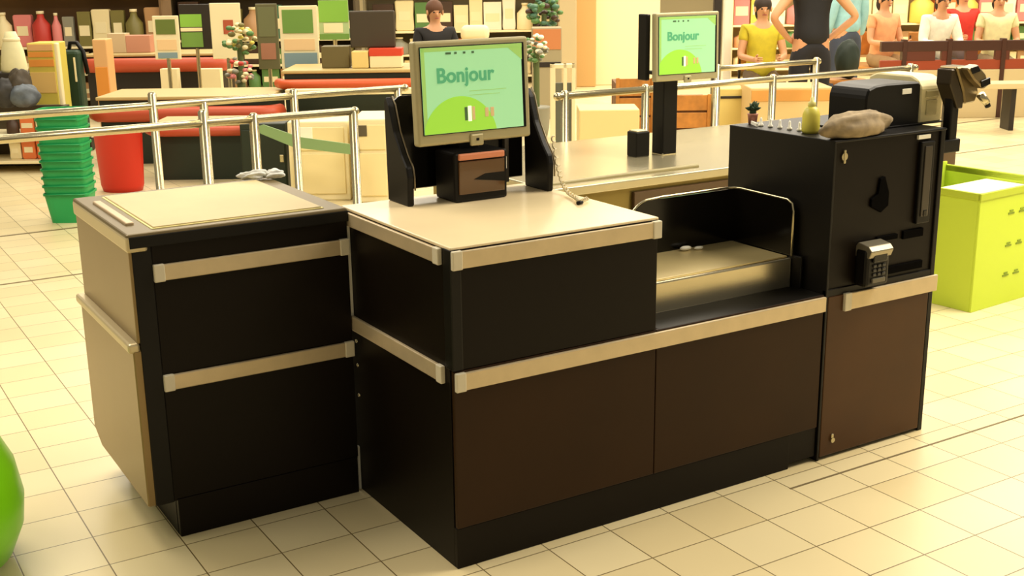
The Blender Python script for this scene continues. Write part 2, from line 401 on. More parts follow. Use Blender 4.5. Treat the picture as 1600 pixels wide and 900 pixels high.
def monitor(parent, w, h, bez=.018, depth=.035, font=.062):
    """front face at y=0, lower left corner at the origin"""
    o = MB().box(0, w, .0, depth, 0, h, .008, 3).box(w * .25, w * .75, depth - .002, depth + .03, h * .2, h * .8, .01).build('monitor_housing', SILVER, parent)
    MB().box(bez - .003, w - bez + .003, -.002, .002, bez + .012, h - bez + .003, .001).build('screen_gasket', BLACKG, o)
    MB().box(w * .44, w * .56, -.006, .004, -.012, bez + .006, .006).build('logo_button', SILVER, o)
    MB().box(w * .49, w * .515, -.008, -.004, .004, .012, .001).build('power_light', BLACKG, o)
    s = MB().box(bez, w - bez - .009, -.004, 0, bez + .015, h - bez, .0).build('screen', SCR, parent)
    # lime disc in the lower left, clipped by the screen edge
    zb = bez + .0155; xl = bez; cx, cz, r = w * .36, h * .04, h * .42; poly = []
    for k in range(61):
        a = PI * k / 60; x = cx + r * math.cos(a); z = cz + r * math.sin(a)
        poly.append((min(max(x, xl + .0005), w - bez - .007), max(z, zb)))
    q = []
    for p in poly:
        if not q or (abs(p[0] - q[-1][0]) + abs(p[1] - q[-1][1])) > 1e-5: q.append(p)
    if abs(q[-1][1] - zb) > 1e-5: q.append((q[-1][0], zb))
    MB().prism(q, -.0050, -.004, 'y').build('lime_disc', SCRL, s)
    e = MB().box(bez, w - bez - .006, -.0046, -.004, h - bez - .012, h - bez, 0)
    e.box(bez, bez + .012, -.0046, -.004, bez + .015, h - bez, 0)
    e.prism([(w - bez - .06, h - bez - .01), (w - bez - .007, h - bez - .01), (w - bez - .007, h - bez - .05)], -.0046, -.004)
    e.build('screen_border', SCRG, s)
    text_mesh('Bonjour', font, 'lettering', SCRT, s, (w * .17, -.0052, h * .60), .0016)
    for k in range(4): MB().box(w * (.26 + .075 * k), w * (.26 + .075 * k) + (.018 if k == 0 else .008), -.0055, -.004, h * .865, h * .885, 0).build('menu_mark', SCRD, s)
    MB().box(w * .40, w * .425, -.0062, -.005, h * .22, h * .35, .0008).build('picture_shape', SCRD, s)
    MB().box(w * .428, w * .46, -.0062, -.005, h * .21, h * .36, .0008).build('picture_shape', SCRW, s)
    MB().box(w * .465, w * .49, -.0062, -.005, h * .22, h * .35, .0008).build('picture_shape', SCRP, s)
    MB().box(w * .58, w * .61, -.0062, -.004, h * .24, h * .33, .0008).box(w * .63, w * .66, -.0062, -.004, h * .24, h * .33, .0008).build('picture_shape', SCRP, s)
    t = MB()
    for k in range(2): t.box(w * .45, w * (.78 - .06 * k), -.0048, -.004, h * (.50 - .04 * k), h * (.505 - .04 * k), 0)
    t.build('small_text_line', SCRG, s)
    return o

TT = thing('checkout_screen_terminal', 'self checkout screen greeting Bonjour in black winged scanner housing on the beige worktop', 'checkout screen', (.17, .55, .9315))
def wing(x, y0):
    p = [(y0 + .005, 0), (y0 + .145, 0), (y0 + .150, .31), (y0 + .135, .325), (y0 + .115, .30), (y0 + .085, .22), (y0 + .04, .155), (y0 + .008, .12), (y0, .09)]
    o = MB().prism(p, x - .011, x + .011, 'x', .004).build('wing', BLACK, TT)
    e = [(y0 + .135, .325), (y0 + .115, .30), (y0 + .085, .22), (y0 + .04, .155), (y0 + .008, .12), (y0, .09), (y0 - .0005, .05)]
    MB().tube([(x + .012, a, b) for a, b in e], .0028, 8).build('added_edge_highlight', mat('highlight_metal', (120, 108, 84), .3, metal=.6), o, True)  # tube added in paler metal to draw the highlight along the wing edge
wing(0, .0); wing(.488, -.035)
MB().prism([(.010, .03), (.478, .03), (.478, .30), (.44, .325), (.03, .325), (.010, .31)], .122, .134, 'y', .003).build('back_panel', BLACKG, TT)
MB().box(.395, .412, .10, .12, .02, .25, .004).build('grey_post', mat('dim_grey', (74, 68, 60), .4), TT)
MB().box(.20, .27, .05, .12, .0, .30, .006).build('column', BLACK, TT)
sh = MB().box(.135, .325, -.03, .10, .0, .155, .008).build('scanner_head', BLACK, TT)
MB().box(.148, .312, -.036, -.028, .025, .128, .003).build('scanner_window', mat('amber_window', (92, 62, 30), .15, coat=.5), sh)
MB().box(.148, .312, -.038, -.024, .132, .152, .004).build('scanner_light_bar', mat('coral_bar', (216, 136, 100), .4), sh)
MB().prism([(.20, .07), (.31, .055), (.31, .085), (.24, .085)], -.0375, -.035, 'y').build('window_print', BLACK, sh)
MB().box(.332, .342, .0, .01, .085, .125, .002).build('white_tab', WHITE, TT)
MO = bpy.data.objects.new('monitor_mount', None)
mm = monitor(TT, .405, .312, .02)
# tilt the panel back a little: lower edge nearer the shopper
for o in [c for c in TT.children if c.name.split('.')[0] in ('monitor_housing', 'screen')]:
    o.rotation_euler = (-.05, 0, .02); o.location = (.015, -.03 - (.0), .185)

cord = thing('coiled_cord', 'white coiled cable hanging down onto the beige worktop beside the screen', 'cable', (0, 0, .9315))
cp = []
base = [Vector((.72, .60, .16)), Vector((.69, .52, .06)), Vector((.665, .44, .012)), Vector((.63, .33, .006)), Vector((.61, .285, .006)), Vector((.655, .31, .006))]
N = 160
def crv(t, pts):
    n = len(pts) - 1; i = min(int(t * n), n - 1); u = t * n - i
    p = [pts[max(i - 1, 0)], pts[i], pts[i + 1], pts[min(i + 2, n)]]
    return .5 * ((2 * p[1]) + (-p[0] + p[2]) * u + (2 * p[0] - 5 * p[1] + 4 * p[2] - p[3]) * u * u + (-p[0] + 3 * p[1] - 3 * p[2] + p[3]) * u ** 3)
for i in range(N + 1):
    t = i / N; p = crv(t, base); a = t * 2 * PI * 24
    cp.append(p + Vector((math.cos(a) * .006, 0, math.sin(a) * .005 + .004)))
MB().tube(cp, .0028, 6).build('cable', mat('cable_cream', (214, 200, 160), .5), cord, True)
MB().cyl((.60, .282, .006), (.62, .287, .006), .006, n=10).build('plug', BLACK, cord, True)

# ------------------------------------------------------------------ left bagging counter
L = thing('basket_counter', 'dark basket counter with satin metal left side, left of the main checkout', 'counter', (-.665, .63, 0))
MB().box(.012, .65, .004, .65, .118, .90).build('cabinet', DARKSIDE, L)
MB().box(.065, .648, .0, .03, .0, .123, .002).box(.065, .085, .02, .6, 0, .12).box(.085, .648, .55, .6, 0, .12).build('plinth', DARKSIDE, L)
MB().box(-.008, .012, .0, .65, .62, .925, .004).build('upper_side_panel', SIDE, L)
MB().prism([(.0, .118), (.56, .118), (.65, .16), (.65, .60), (.0, .60)], -.022, .012, 'x', .004).build('lower_side_panel', SIDE, L)
MB().box(-.034, .0, .0, .665, .592, .622, .008).build('side_bumper', mat('satin_light', (206, 190, 150), .35, metal=.4), L)
MB().box(.0, .055, -.004, .008, .118, .90, .003).build('corner_post', BLACK, L)
MB().box(.055, .65, -.002, .008, .515, .795, .002).build('front_panel', DARKSIDE, L)
MB().box(.055, .65, -.002, .008, .125, .47, .002).build('front_panel', DARKSIDE, L)
MB().box(.055, .65, -.002, .008, .84, .90, .002).build('front_panel', DARKSIDE, L)
strip(L, .055, .650, .795, .842, 0)
strip(L, .055, .650, .468, .514, 0)
MB().box(-.012, .652, -.008, .655, .90, .938, .006).build('top_frame', RIM, L)
MB().box(-.014, .045, -.010, .655, .885, .932, .008).build('side_rail', mat('satin_light', (206, 190, 150), .35, metal=.4), L)
MB().box(-.006, .652, -.011, -.006, .897, .930, .002).build('front_edge', BLACK, L)
MB().box(.075, .585, .035, .60, .938, .944, .002).build('top_plate', PLATE, L)
MB().box(.069, .591, .029, .606, .936, .9405, .001).build('plate_border', PALEEDGE, L)
MB().box(.02, .045, .12, .52, .932, .946, .004).build('rail_insert', mat('pinkish_metal', (196, 172, 136), .35, metal=.3), L)
for k, (x, y, r_, s_) in enumerate([(-.075, 1.262, .05, 5), (-.01, 1.24, .035, 8)]):
    o = lumpy('crumpled_paper', (x, y, .942), r_, .02, .016, mat('paper_blue_white', (222, 222, 216), .6, noise=.15, nscale=40), s_, .25, flat=.2)
    tag(o, ['crumpled white paper on the back edge of the basket counter', 'smaller white paper scrap right of the crumpled one on the basket counter'][k], 'paper')

# ------------------------------------------------------------------ second checkout behind
B = thing('rear_checkout_table', 'long steel topped checkout table behind the main counter', 'checkout table', (1.36, 1.58, 0))
MB().box(.03, 2.64, .02, 1.15, .0, .66).build('cabinet', mat('olive_metal', (136, 118, 60), .35, metal=.5), B)
MB().box(0.45, 2.64, .0, .02, .05, .64, .003).build('front_panel', mat('brown_gloss', (84, 62, 38), .3), B)
MB().box(0, 2.66, .0, 1.17, .66, .70, .006).build('table_top', mat('pale_steel_top', (190, 180, 146), .22, metal=.6, noise=.08, nscale=2), B)
hb = MB()
for k in range(9): hb.cyl((.06 + .06 * k, .10, .6995), (.42 + .06 * k, .10, .703), .012, n=12)
hb.build('row_of_holes', mat('hole_olive', (150, 138, 92), .5), B)
def rear_terminal():
    t = thing('rear_checkout_screen', 'smaller second Bonjour screen on a black pole behind the main counter', 'checkout screen', (2.385, 2.09, .70))
    MB().box(-.045, .045, -.045, .045, 0, .42, .006).build('pole', BLACK, t)
    MB().box(-.07, .07, -.05, .06, .40, .42, .006).build('pole_head', BLACK, t)
    q = MB().box(-.045, .045, -.045, .045, 0, .012, .003).build('foot_plate', STEEL, t)
    monitor(t, .385, .33, .019, font=.058)
    for o in [c for c in t.children if c.name.split('.')[0] in ('monitor_housing', 'screen')]:
        o.location = (-.13, -.085, .375); o.rotation_euler = (-.03, 0, -.06)
    MB().box(-.155, -.13, -.04, .03, .38, .70, .006).build('side_shield', BLACK, t)
    MB().box(.255, .285, -.04, .04, .40, .70, .006).build('side_shield', BLACK, t)
    return t
rear_terminal()
sp_ = thing('short_black_post', 'short black post on the rear table left of the screen pole', 'post', (2.235, 2.11, .70))
MB().box(-.042, .042, -.04, .04, 0, .125, .005).build('post', BLACK, sp_)
MB().box(-.035, .035, -.033, .033, .125, .131, .002).build('cap', STEEL, sp_)

# ------------------------------------------------------------------ barrier rails
def barrier(label, x0, x1, y, z, posts, r=.021, postr=.024, tops=None):
    t = thing('barrier_rail', label, 'barrier', (x0, y, 0))
    MB().cyl((0, 0, z), (x1 - x0, 0, z), r, n=16).ball((0, 0, z), r * 1.15).ball((x1 - x0, 0, z), r * 1.15).build('handrail', CHROME, t, True)
    for k, px in enumerate(posts):
        zt = z + .02 if tops is None else tops[k]
        MB().lathe([(.05, 0), (.05, .008), (postr, .014), (postr, zt), (postr * .6, zt + .012)], (px - x0, 0, 0), 16).build('post', CHROME, t, True)
    return t
barrier('front chrome barrier rail running behind the left basket counter', -2.6, 1.18, 3.2, .9, [-1.6, .36, .62, 1.17], tops=[.9, .955, .92, .9])
barrier('chrome barrier rail behind the rear checkout table, nearer of the two on the right', 2.42, 5.45, 3.12, .9, [2.47, 3.06, 4.1, 5.4])
barrier('rear chrome barrier rail crossing in front of the red counters', -2.6, 1.95, 4.14, .9, [-1.2, .37, .66, 1.21, 1.9], tops=[.9, .965, .9, .93, .9])
barrier('farther chrome barrier rail on the right in front of the people', 4.3, 5.35, 3.95, .9, [4.35, 5.33])

# ------------------------------------------------------------------ baskets
GR = mat('green_basket', (30, 158, 84), .45)
def basket_proto(m, w=.36, d=.26, h=.2):
    b = MB(); t = bmesh.new()
    lv = [(0, .80), (h * .5, .90), (h * .93, .985), (h * .93, 1.04), (h, 1.04)]
    rings = []
    for z, s_ in lv:
        r = []
        for k in range(32):
            a = 2 * PI * k / 32; ca, sa = math.cos(a), math.sin(a); e = .35
            r.append(t.verts.new((w / 2 * s_ * math.copysign(abs(ca) ** e, ca), d / 2 * s_ * math.copysign(abs(sa) ** e, sa), z)))
        rings.append(r)
    for a, b2 in zip(rings, rings[1:]):
        for k in range(32): t.faces.new((a[k], a[(k + 1) % 32], b2[(k + 1) % 32], b2[k]))
    t.faces.new(rings[0][::-1])
    inner = [t.verts.new(v.co * 1.0 + Vector((-v.co.x * .05, -v.co.y * .05, 0))) for v in rings[-1]]
    low = [t.verts.new(Vector((v.co.x * .9, v.co.y * .9, .01))) for v in rings[0]]
    for k in range(32):
        j = (k + 1) % 32
        t.faces.new((rings[-1][k], rings[-1][j], inner[j], inner[k])); t.faces.new((inner[k], inner[j], low[j], low[k]))
    t.faces.new(low)
    mb = MB(); mb._merge(t); return mb
bx, by = at(114, 340, 8.15).x, at(114, 340, 8.15).y
first = None
for k in range(11):
    nm = ['lowest of the stack, on the floor', 'second from the floor', 'third from the floor', 'fourth from the floor', 'fifth from the floor', 'middle of the stack',
          'fifth from the top', 'fourth from the top', 'third from the top', 'second from the top', 'topmost of the stack'][k]
    if first is None:
        o = thing('shopping_basket', '', 'basket', (bx, by, 0), YAW + .04, 'stack of green shopping baskets')
        bk = basket_proto(GR, .30, .24, .20).build('basket_body', GR, o)
        MB().tube([(-.145, 0, .19), (-.13, -.125, .197), (0, -.13, .199), (.13, -.125, .197), (.145, 0, .19)], .006, 8).build('handle', mat('green_handle', (24, 140, 76), .4), o, True)
        first = o
    else:
        o = copy_tree(first); o.location = (bx, by, .0555 * k); o.rotation_euler = (0, 0, YAW + .04 + random.uniform(-.03, .03))
    o['label'] = 'green plastic shopping basket, ' + nm
RD = mat('red_plastic', (206, 40, 16), .45)
rb = thing('red_bin', 'tall red plastic bin standing right of the green basket stack', 'bin', spot(191, 280, 9.2), YAW - .1)
MB().lathe([(.15, 0), (.165, .05), (.185, .44), (.195, .45), (.195, .47), (.175, .47), (.15, .06)], n=28, sy=.75).build('bin_body', RD, rb, True)
MB().box(-.20, .20, -.01, .01, .44, .455, .003).build('handle', mat('dark_red', (140, 30, 16), .5), rb)

# lime box on the right
LIME = mat('lime_board', (196, 218, 62), .55)
lb = thing('lime_display_box', 'lime green open topped cardboard box on the floor at the right edge', 'box', (3.298, .87, 0), .0)
ang = .0
# two visible faces: one running to the left and back, one to the right
WL, DL, HL = .62, .62, .575
lx = MB()
lx.box(0, WL, 0, .012, 0, HL, .002).box(0, WL, DL - .012, DL, 0, HL + .02, .002).box(0, .012, .012, DL - .012, 0, HL, .002).box(WL - .012, WL, .012, DL - .012, 0, HL, .002).box(.012, WL - .012, .012, DL - .012, 0, .012)
lx.build('box_walls', LIME, lb)
MB().box(.014, WL - .014, .014, .36, .52, .535).build('inner_tray', mat('pale_tray', (236, 232, 196), .5), lb)
rimb = MB().box(-.006, WL + .006, -.006, .012, HL - .03, HL + .004, .002).box(-.006, .012, .0, DL, HL - .03, HL + .004, .002).box(WL - .012, WL + .006, .0, DL, HL - .03, HL + .004, .002)
rimb.build('rim', mat('lime_rim', (178, 196, 50), .5), lb)
MK = mat('olive_mark', (120, 142, 34), .6)
for z in (.14, .29, .45):
    for x in (.24, .33):
        MB().box(x, x + .05, -.003, .001, z, z + .008, 0).build('punched_slot', MK, lb); MB().box(x + .01, x + .04, -.003, .001, z + .014, z + .02, 0).build('punched_slot', MK, lb)
    for y in (.30, .42): MB().box(-.003, .001, y, y + .03, z, z + .008, 0).build('punched_slot', MK, lb)
lb.rotation_euler = (0, 0, .08)

# lime tub at the left edge
tub = thing('lime_tub', 'bright lime green rounded plastic tub cut by the left photo edge', 'tub', tuple(at(-140, 810, 3.35)[:2]) + (0,))
MB().lathe([(.19, 0), (.255, .04), (.29, .12), (.30, .20), (.285, .30), (.25, .38), (.21, .44), (.195, .45), (.185, .44), (.26, .31), (.275, .2), (.26, .12), (.22, .04)], n=56).build('shell', mat('bright_lime', (122, 204, 12), .35), tub, True)

# ------------------------------------------------------------------ background furniture
def bgt(name, label, cat, pxc, d, py=150, group=None, rz=0.):
    t = thing(name, label, cat, spot(pxc, py, d), YAW + rz, group); t['_d'] = d; return t
def pw(px, d): return px * d / FPX
REDC = mat('checkout_red', (190, 78, 44), .5)
DKG = mat('dark_green_body', (26, 38, 22), .5)
DKB = mat('dark_body', (34, 26, 16), .5)
BGTOP = mat('beige_belt_top', (196, 172, 112), .4)
WH = mat('warm_white', (240, 226, 180), .5)

def far_checkout(label, px0, px1, d, ytop, yred0, yred1, body, dep=.7, red=REDC, rz=0.):
    c = (px0 + px1) / 2; t = bgt('far_checkout', label, 'checkout counter', c, d, yred0, rz=rz)
    W = pw(px1 - px0, d); zt = zat(c, ytop, d); za = zat(c, yred0, d); zb = zat(c, yred1, d)
    MB().box(-W / 2 + .02, W / 2 - .02, .03, dep, 0, zt - .02).build('cabinet', body, t)
    MB().box(-W / 2, W / 2, .0, dep + .02, zt - .03, zt, .008).build('counter_top', BGTOP, t)
    zm = (za + zb) / 2; hz = (za - zb) / 2
    MB().tube([(-W / 2 - .05, .12, zm), (-W / 2 + .02, .0, zm), (-W / 2 + .12, -.02, zm), (W / 2 - .12, -.02, zm), (W / 2 - .02, .0, zm), (W / 2 + .05, .12, zm)], hz, 12).build('bumper', red, t, True)
    return t
far_checkout('dark checkout with thick red bumper seen under the chrome rails', 150, 425, 10.3, 150, 166, 190, DKG)
far_checkout('low dark trolley bay with slim red bumper behind the left posts', 235, 392, 9.5, 192, 197, 213, DKG, dep=.45)
far_checkout('far checkout with red band and black body left of the sign stands', 130, 345, 13.5, 84, 90, 113, DKB)
far_checkout('checkout with orange stripe directly left of the main screen', 440, 770, 10.6, 108, 122, 138, DKG, red=mat('orange_red', (214, 92, 44), .45))
bar = bgt('white_counter_ledge', 'long white ledge rail under the orange striped checkout', 'ledge', 560, 10.3, 140)
MB().box(-pw(115, 10.3), pw(110, 10.3), 0, .1, zat(560, 148, 10.3), zat(560, 139, 10.3), .006).build('ledge', WH, bar)
for sx in (-1, 1): MB().box(sx * .55 - .02, sx * .55 + .02, .03, .07, 0, zat(560, 148, 10.3), .003).build('leg', DKG, bar)

# white cabinets behind left unit
def white_cab(label, px0, px1, d, ytop, ybase):
    c = (px0 + px1) / 2; t = bgt('white_cabinet', label, 'cabinet', c, d, ybase); W = pw(px1 - px0, d); H_ = zat(c, ytop, d)
    o = MB().box(-W / 2, W / 2, .0, .5, 0, H_, .01).build('cabinet_body', WH, t)
    MB().box(-W / 2 + .03, W / 2 - .03, -.012, .0, .05, H_ * .60, .005).build('door', mat('cream_door', (238, 220, 164), .5), t)
    MB().box(-W / 2 + .03, W / 2 - .03, -.012, .0, H_ * .64, H_ - .04, .005).build('drawer', mat('cream_door', (238, 220, 164), .5), t)
    return t, W, H_
t, W, H_ = white_cab('cream white cabinet with a green belt across it behind the basket counter', 455, 548, 8.7, 186, 300)
MB().box(-W / 2 + .03, -W / 2 + .18, -.018, -.010, H_ * .76, H_ - .04, .002).build('notice', mat('paper_white', (250, 244, 222), .5), t)
t, W, H_ = white_cab('cream white cabinet with small dark display just left of the screen wing', 556, 612, 8.6, 182, 302)
MB().box(-W / 2 + .02, -W / 2 + .10, -.018, -.010, H_ * .80, H_ * .93, .002).build('display', mat('display_grey', (90, 80, 62), .3), t)
MB().box(-W / 2 + .012, -W / 2 + .04, -.03, -.010, H_ * .58, H_ * .70, .006).build('handle', BLACK, t)
gb = bgt('green_belt', 'pale green strap hanging slanted in front of the dark and cream cabinets', 'strap', 478, 8.3, 220)
zc = zat(478, 222, 8.3)
MB().prism([(-pw(78, 8.3), zc + pw(24, 8.3)), (-pw(70, 8.3), zc + pw(14, 8.3)), (-pw(20, 8.3), zc - pw(8, 8.3)), (pw(80, 8.3), zc - pw(22, 8.3)), (pw(80, 8.3), zc - pw(6, 8.3)), (-pw(10, 8.3), zc + pw(8, 8.3)), (-pw(65, 8.3), zc + pw(28, 8.3))], 0, .012, 'y').build('strap', mat('sage_green', (128, 158, 104), .5), gb)
for s_ in (-75, 76): MB().cyl((pw(s_, 8.3), .02, 0), (pw(s_, 8.3), .02, zc + (.12 if s_ < 0 else 0.0)), .012, n=10).build('post', CHROME, gb)
dk = bgt('dark_green_cabinet', 'dark green cabinet left of the cream cabinets', 'cabinet', 418, 9.0, 280)
MB().box(-pw(38, 9), pw(32, 9), 0, .5, 0, zat(418, 190, 9), .008).build('cabinet_body', DKG, dk)
MB().box(pw(22, 9), pw(28, 9), -.02, .0, zat(418, 252, 9), zat(418, 240, 9), .003).build('handle', CHROME, dk)
MB().box(-pw(36, 9), pw(30, 9), -.008, 0, .04, zat(418, 200, 9), .004).build('door', DKG, dk)

# sign stands
def sign(label, px0, px1, y0, y1, d, panels, frame=WH, base=None):
    c = (px0 + px1) / 2; t = bgt('sign_stand', label, 'sign', c, d, y1); W = pw(px1 - px0, d); z0 = zat(c, y1, d); z1 = zat(c, y0, d)
    f_ = MB().box(-W / 2, W / 2, 0, .03, z0, z1, .006).build('board', frame, t)
    for (a0, a1, b0, b1, m) in panels:
        MB().box(-W / 2 + a0 * W, -W / 2 + a1 * W, -.006, .0, z1 - b1 * (z1 - z0), z1 - b0 * (z1 - z0), .001).build('panel', m, t)
    MB().cyl((0, .015, 0), (0, .015, z0 + .01), .02, n=12).build('pole', CHROME if base is None else base, t)
    MB().box(-.16, .16, -.1, .13, 0, .015, .005).build('foot', CHROME if base is None else base, t)
    return t
G1 = mat('sign_green', (110, 150, 66), .5); G2 = mat('sign_bright_green', (132, 184, 66), .5); BL = mat('sign_blue', (132, 156, 160), .5)
G3 = mat('sign_dark_green', (104, 120, 50), .5); PK = mat('sign_pinkish', (240, 204, 150), .5); RDS = mat('sign_red', (176, 84, 52), .5)
sign('small white sign stand with dark green top panel and blue foot band', 243, 283, 24, 93, 12.2, [(.12, .88, .08, .42, G3), (.12, .88, .54, .78, PK), (.12, .88, .84, .97, BL)])
sign('green sign board in dark frame right of the small white sign', 284, 332, 6, 77, 12.6, [(.02, .72, .22, .5, G2), (.02, .72, .52, .60, WH), (.02, .72, .62, .95, G1)], DKB)
sign('tall white panel sign with a reddish patch in its middle', 333, 380, 4, 92, 12.4, [(.42, .75, .3, .55, RDS)])
sign('white framed sign with green top half and blue lower half', 441, 500, 8, 108, 11.7, [(.08, .88, .06, .43, G1), (.1, .9, .52, .7, PK), (.08, .95, .74, .97, BL)])
sign('bright green poster behind the white framed sign', 500, 546, 0, 62, 12.1, [(.0, 1, .0, .55, G2), (.15, .8, .58, .82, WH), (.0, 1, .85, 1, G1)], mat('pale_green', (176, 196, 140), .5))
sign('grey green narrow display board between the red bunch and framed sign', 405, 438, 5, 108, 12.6, [(.1, .9, .05, .5, mat('grey_green', (104, 106, 70), .5)), (.15, .85, .6, .85, mat('dusky_pink', (160, 110, 86), .5))], mat('grey_board', (96, 92, 60), .5))

# cashier monitor and boxes on the orange striped checkout
zt = zat(570, 108, 10.6)
cm = thing('cashier_monitor', 'dark cashier monitor seen from behind on the orange striped checkout', 'monitor', spot(585, 100, 10.8), YAW)
d = 10.8; za, zb = zat(585, 16, d), zat(585, 74, d)
MB().box(-pw(36, d), pw(34, d), 0, .06, zb, za, .012).build('screen_back', mat('charcoal_brown', (62, 52, 36), .5), cm)
MB().box(-pw(14, d), pw(14, d), .05, .16, zb + .03, za - .05, .02).build('rear_bulge', BLACK, cm)
MB().box(-.03, .03, .03, .08, zt, zb + .02, .006).build('stand', BLACK, cm); MB().box(-.12, .12, -.04, .14, zt, zt + .015, .004).build('foot', BLACK, cm)
def carton(label, px0, px1, y0, y1, d, z0, m, depth=.18, cat='box', lid=None):
    c = (px0 + px1) / 2; t = thing('carton', label, cat, spot(c, y1, d)[:2] + (z0,), YAW); W = pw(px1 - px0, d); h_ = zat(c, y0, d) - z0
    MB().box(-W / 2, W / 2, 0, depth, 0, h_, .006).build('carton_body', m, t)
    if lid: MB().box(-W / 2 - .004, W / 2 + .004, -.004, depth + .004, h_ * .62, h_ + .004, .004).build('lid', lid, t)
    return t
RB = mat('box_red', (210, 66, 36), .5)
pz = thing('cream_printer', 'cream rounded receipt printer peeking above the main screen', 'printer', spot(742, 60, 10.9)[:2] + (zt + .0005,), YAW)
h_ = zat(742, 40, 10.9) - zt
MB().box(-.10, .10, 0, .2, 0, h_ * .6, .02).build('base', mat('pack_grey', (140, 138, 120), .5), pz)
MB().box(-.13, .13, -.01, .2, h_ * .6, h_, .05, 4).build('cover', WH, pz, True)
carton('red topped white carton under the dark cashier monitor', 578, 628, 76, 104, 10.7, zt + .0005, WH, lid=RB)
carton('small cream carton left of the red topped carton', 550, 576, 80, 104, 10.7, zt + .0005, mat('cream_box', (232, 206, 130), .5))
carton('dark olive crate on the orange striped checkout beside the poster', 503, 546, 72, 104, 10.75, zt + .0005, mat('olive_crate', (104, 92, 52), .6))
zt2 = zat(237, 84, 13.5)
carton('white card box on the red band of the far checkout, left one', 252, 279, 107, 137, 13.2, 0, WH, .12)
carton('white card box at the far checkout, right one with small mark', 312, 346, 107, 138, 13.2, 0, WH, .12)
carton('pinkish folded package on the far checkout belt', 198, 236, 55, 84, 13.7, zt2 + .0005, mat('pinkish_box', (200, 140, 112), .6))
carton('pale grey package on the far checkout belt right of the pinkish one', 170, 198, 52, 84, 13.7, zt2 + .0005, mat('pale_grey_box', (206, 180, 140), .6))

# tall things at left
def tall(name, label, cat, px0, px1, y0, d, m, dep=.25, bands=(), bev=.01, ybot=None):
    c = (px0 + px1) / 2; t = bgt(name, label, cat, c, d); W = pw(px1 - px0, d); H_ = zat(c, y0, d)
    MB().box(-W / 2, W / 2, 0, dep, 0, H_, bev).build('body', m, t)
    for (a, b2, mm_) in bands:
        MB().box(-W / 2 + .01, W / 2 - .01, -.008, .0, zat(c, b2, d), zat(c, a, d), .002).build('printed_band', mm_, t)
    return t
OR = mat('display_orange', (232, 150, 60), .5); YG = mat('display_yellow', (208, 190, 80), .5); PE = mat('peach', (228, 176, 116), .5)
tall('cardboard_display', 'yellow and orange cardboard display stand near the left edge', 'display stand', 50, 92, 66, 10.6, YG, .3, [(68, 78, PE), (80, 88, OR), (92, 103, OR), (112, 145, mat('soft_peach', (224, 186, 110), .5))])
tall('white_post', 'thin white post right of the yellow cardboard display', 'post', 92, 98, 66, 10.3, WH, .06)
tall('cardboard_column', 'peach cardboard column in front of the far red checkout', 'display stand', 152, 174, 60, 12.0, PE, .2, [(104, 150, OR)])
# white draped bag
wb = bgt('white_sack', 'large pale sack tapering to its top near the left edge', 'sack', 28, 11.5)
zz = zat(28, 48, 11.5); z_s = zat(28, 112, 11.5)
MB().lathe([(.12, z_s), (.125, z_s + .03), (.105, z_s + .2), (.075, zz * .93), (.05, zz)], n=24, sy=.7).build('sack_body', mat('pale_sack', (232, 224, 176), .7, noise=.06), wb, True)
MB().lathe([(.078, zz * .91), (.083, zz * .93), (.076, zz * .95)], n=20, sy=.7).build('tie', WH, wb, True)
MB().box(-.2, .16, -.1, .2, 0, z_s, .01).build('dark_stand', DKB, wb)
# dark green trolley bag
tb = bgt('shopping_trolley_bag', 'dark green shopping trolley bag with curved black handle left of the peach column', 'trolley bag', 113, 11.0)
z1 = zat(113, 78, 11)
MB().box(-.09, .09, 0, .16, .09, z1, .03).build('bag', mat('bottle_green', (22, 52, 26), .6), tb)
MB().tube([(-.05, .17, .08), (-.05, .17, z1 - .02), (-.03, .17, z1 + .06), (.04, .15, z1 + .06), (.10, .12, z1 - .02), (.13, .10, z1 - .22)], .02, 8).build('handle', BLACK, tb, True)
MB().box(.045, .062, -.008, .002, z1 - .28, z1 - .06, .003).build('white_stripe', WH, tb)
for sx in (-.08, .08): MB().cyl((sx - .015, .15, .06), (sx + .015, .15, .06), .06, n=20).build('wheel', BLACK, tb)
# dark heap of bags at the left edge
for k, (px, py, r_, cc, nm) in enumerate([(14, 150, .17, (52, 50, 48), 'charcoal'), (40, 158, .15, (96, 104, 112), 'blue grey'), (30, 128, .13, (70, 60, 44), 'brown')]):
    o = lumpy('bin_bag', spot(px, py, 10.1)[:2] + (.522,), r_ * .75, r_ * .6, (.12, .10, .16)[k], mat('bag_' + nm.replace(' ', '_'), cc, .6, noise=.4, nscale=12), 20 + k, .12)
    tag(o, nm + ' bag heaped on the low shelf unit at the left edge', 'bag', None)

# ------------------------------------------------------------------ shelves with packets
def gondola(name, label, pxa, pxb, d, H_, levels, back):
    c = (pxa + pxb) / 2; t = bgt(name, label, 'shelf unit', c, d); W = pw(pxb - pxa, d)
    MB().box(-W / 2, W / 2, .40, .44, 0, H_, .004).build('back_panel', back, t)
    for z in levels: MB().box(-W / 2, W / 2, 0, .40, z - .025, z, .004).build('shelf_board', WH, t)
    for sx in (-W / 2, W / 2): MB().box(sx - .015, sx + .015, 0, .44, 0, H_, .004).build('upright', back, t)
    return t, W
PAL = {'orange': (226, 120, 60), 'red': (190, 56, 44), 'pink': (222, 130, 124), 'cream': (236, 220, 170), 'grey': (140, 138, 120), 'dark brown': (66, 44, 26),
       'peach': (218, 160, 112), 'tan': (180, 138, 92), 'olive': (120, 112, 56), 'yellow': (214, 196, 84), 'green': (88, 128, 66), 'teal': (70, 112, 84), 'white': (244, 236, 210)}
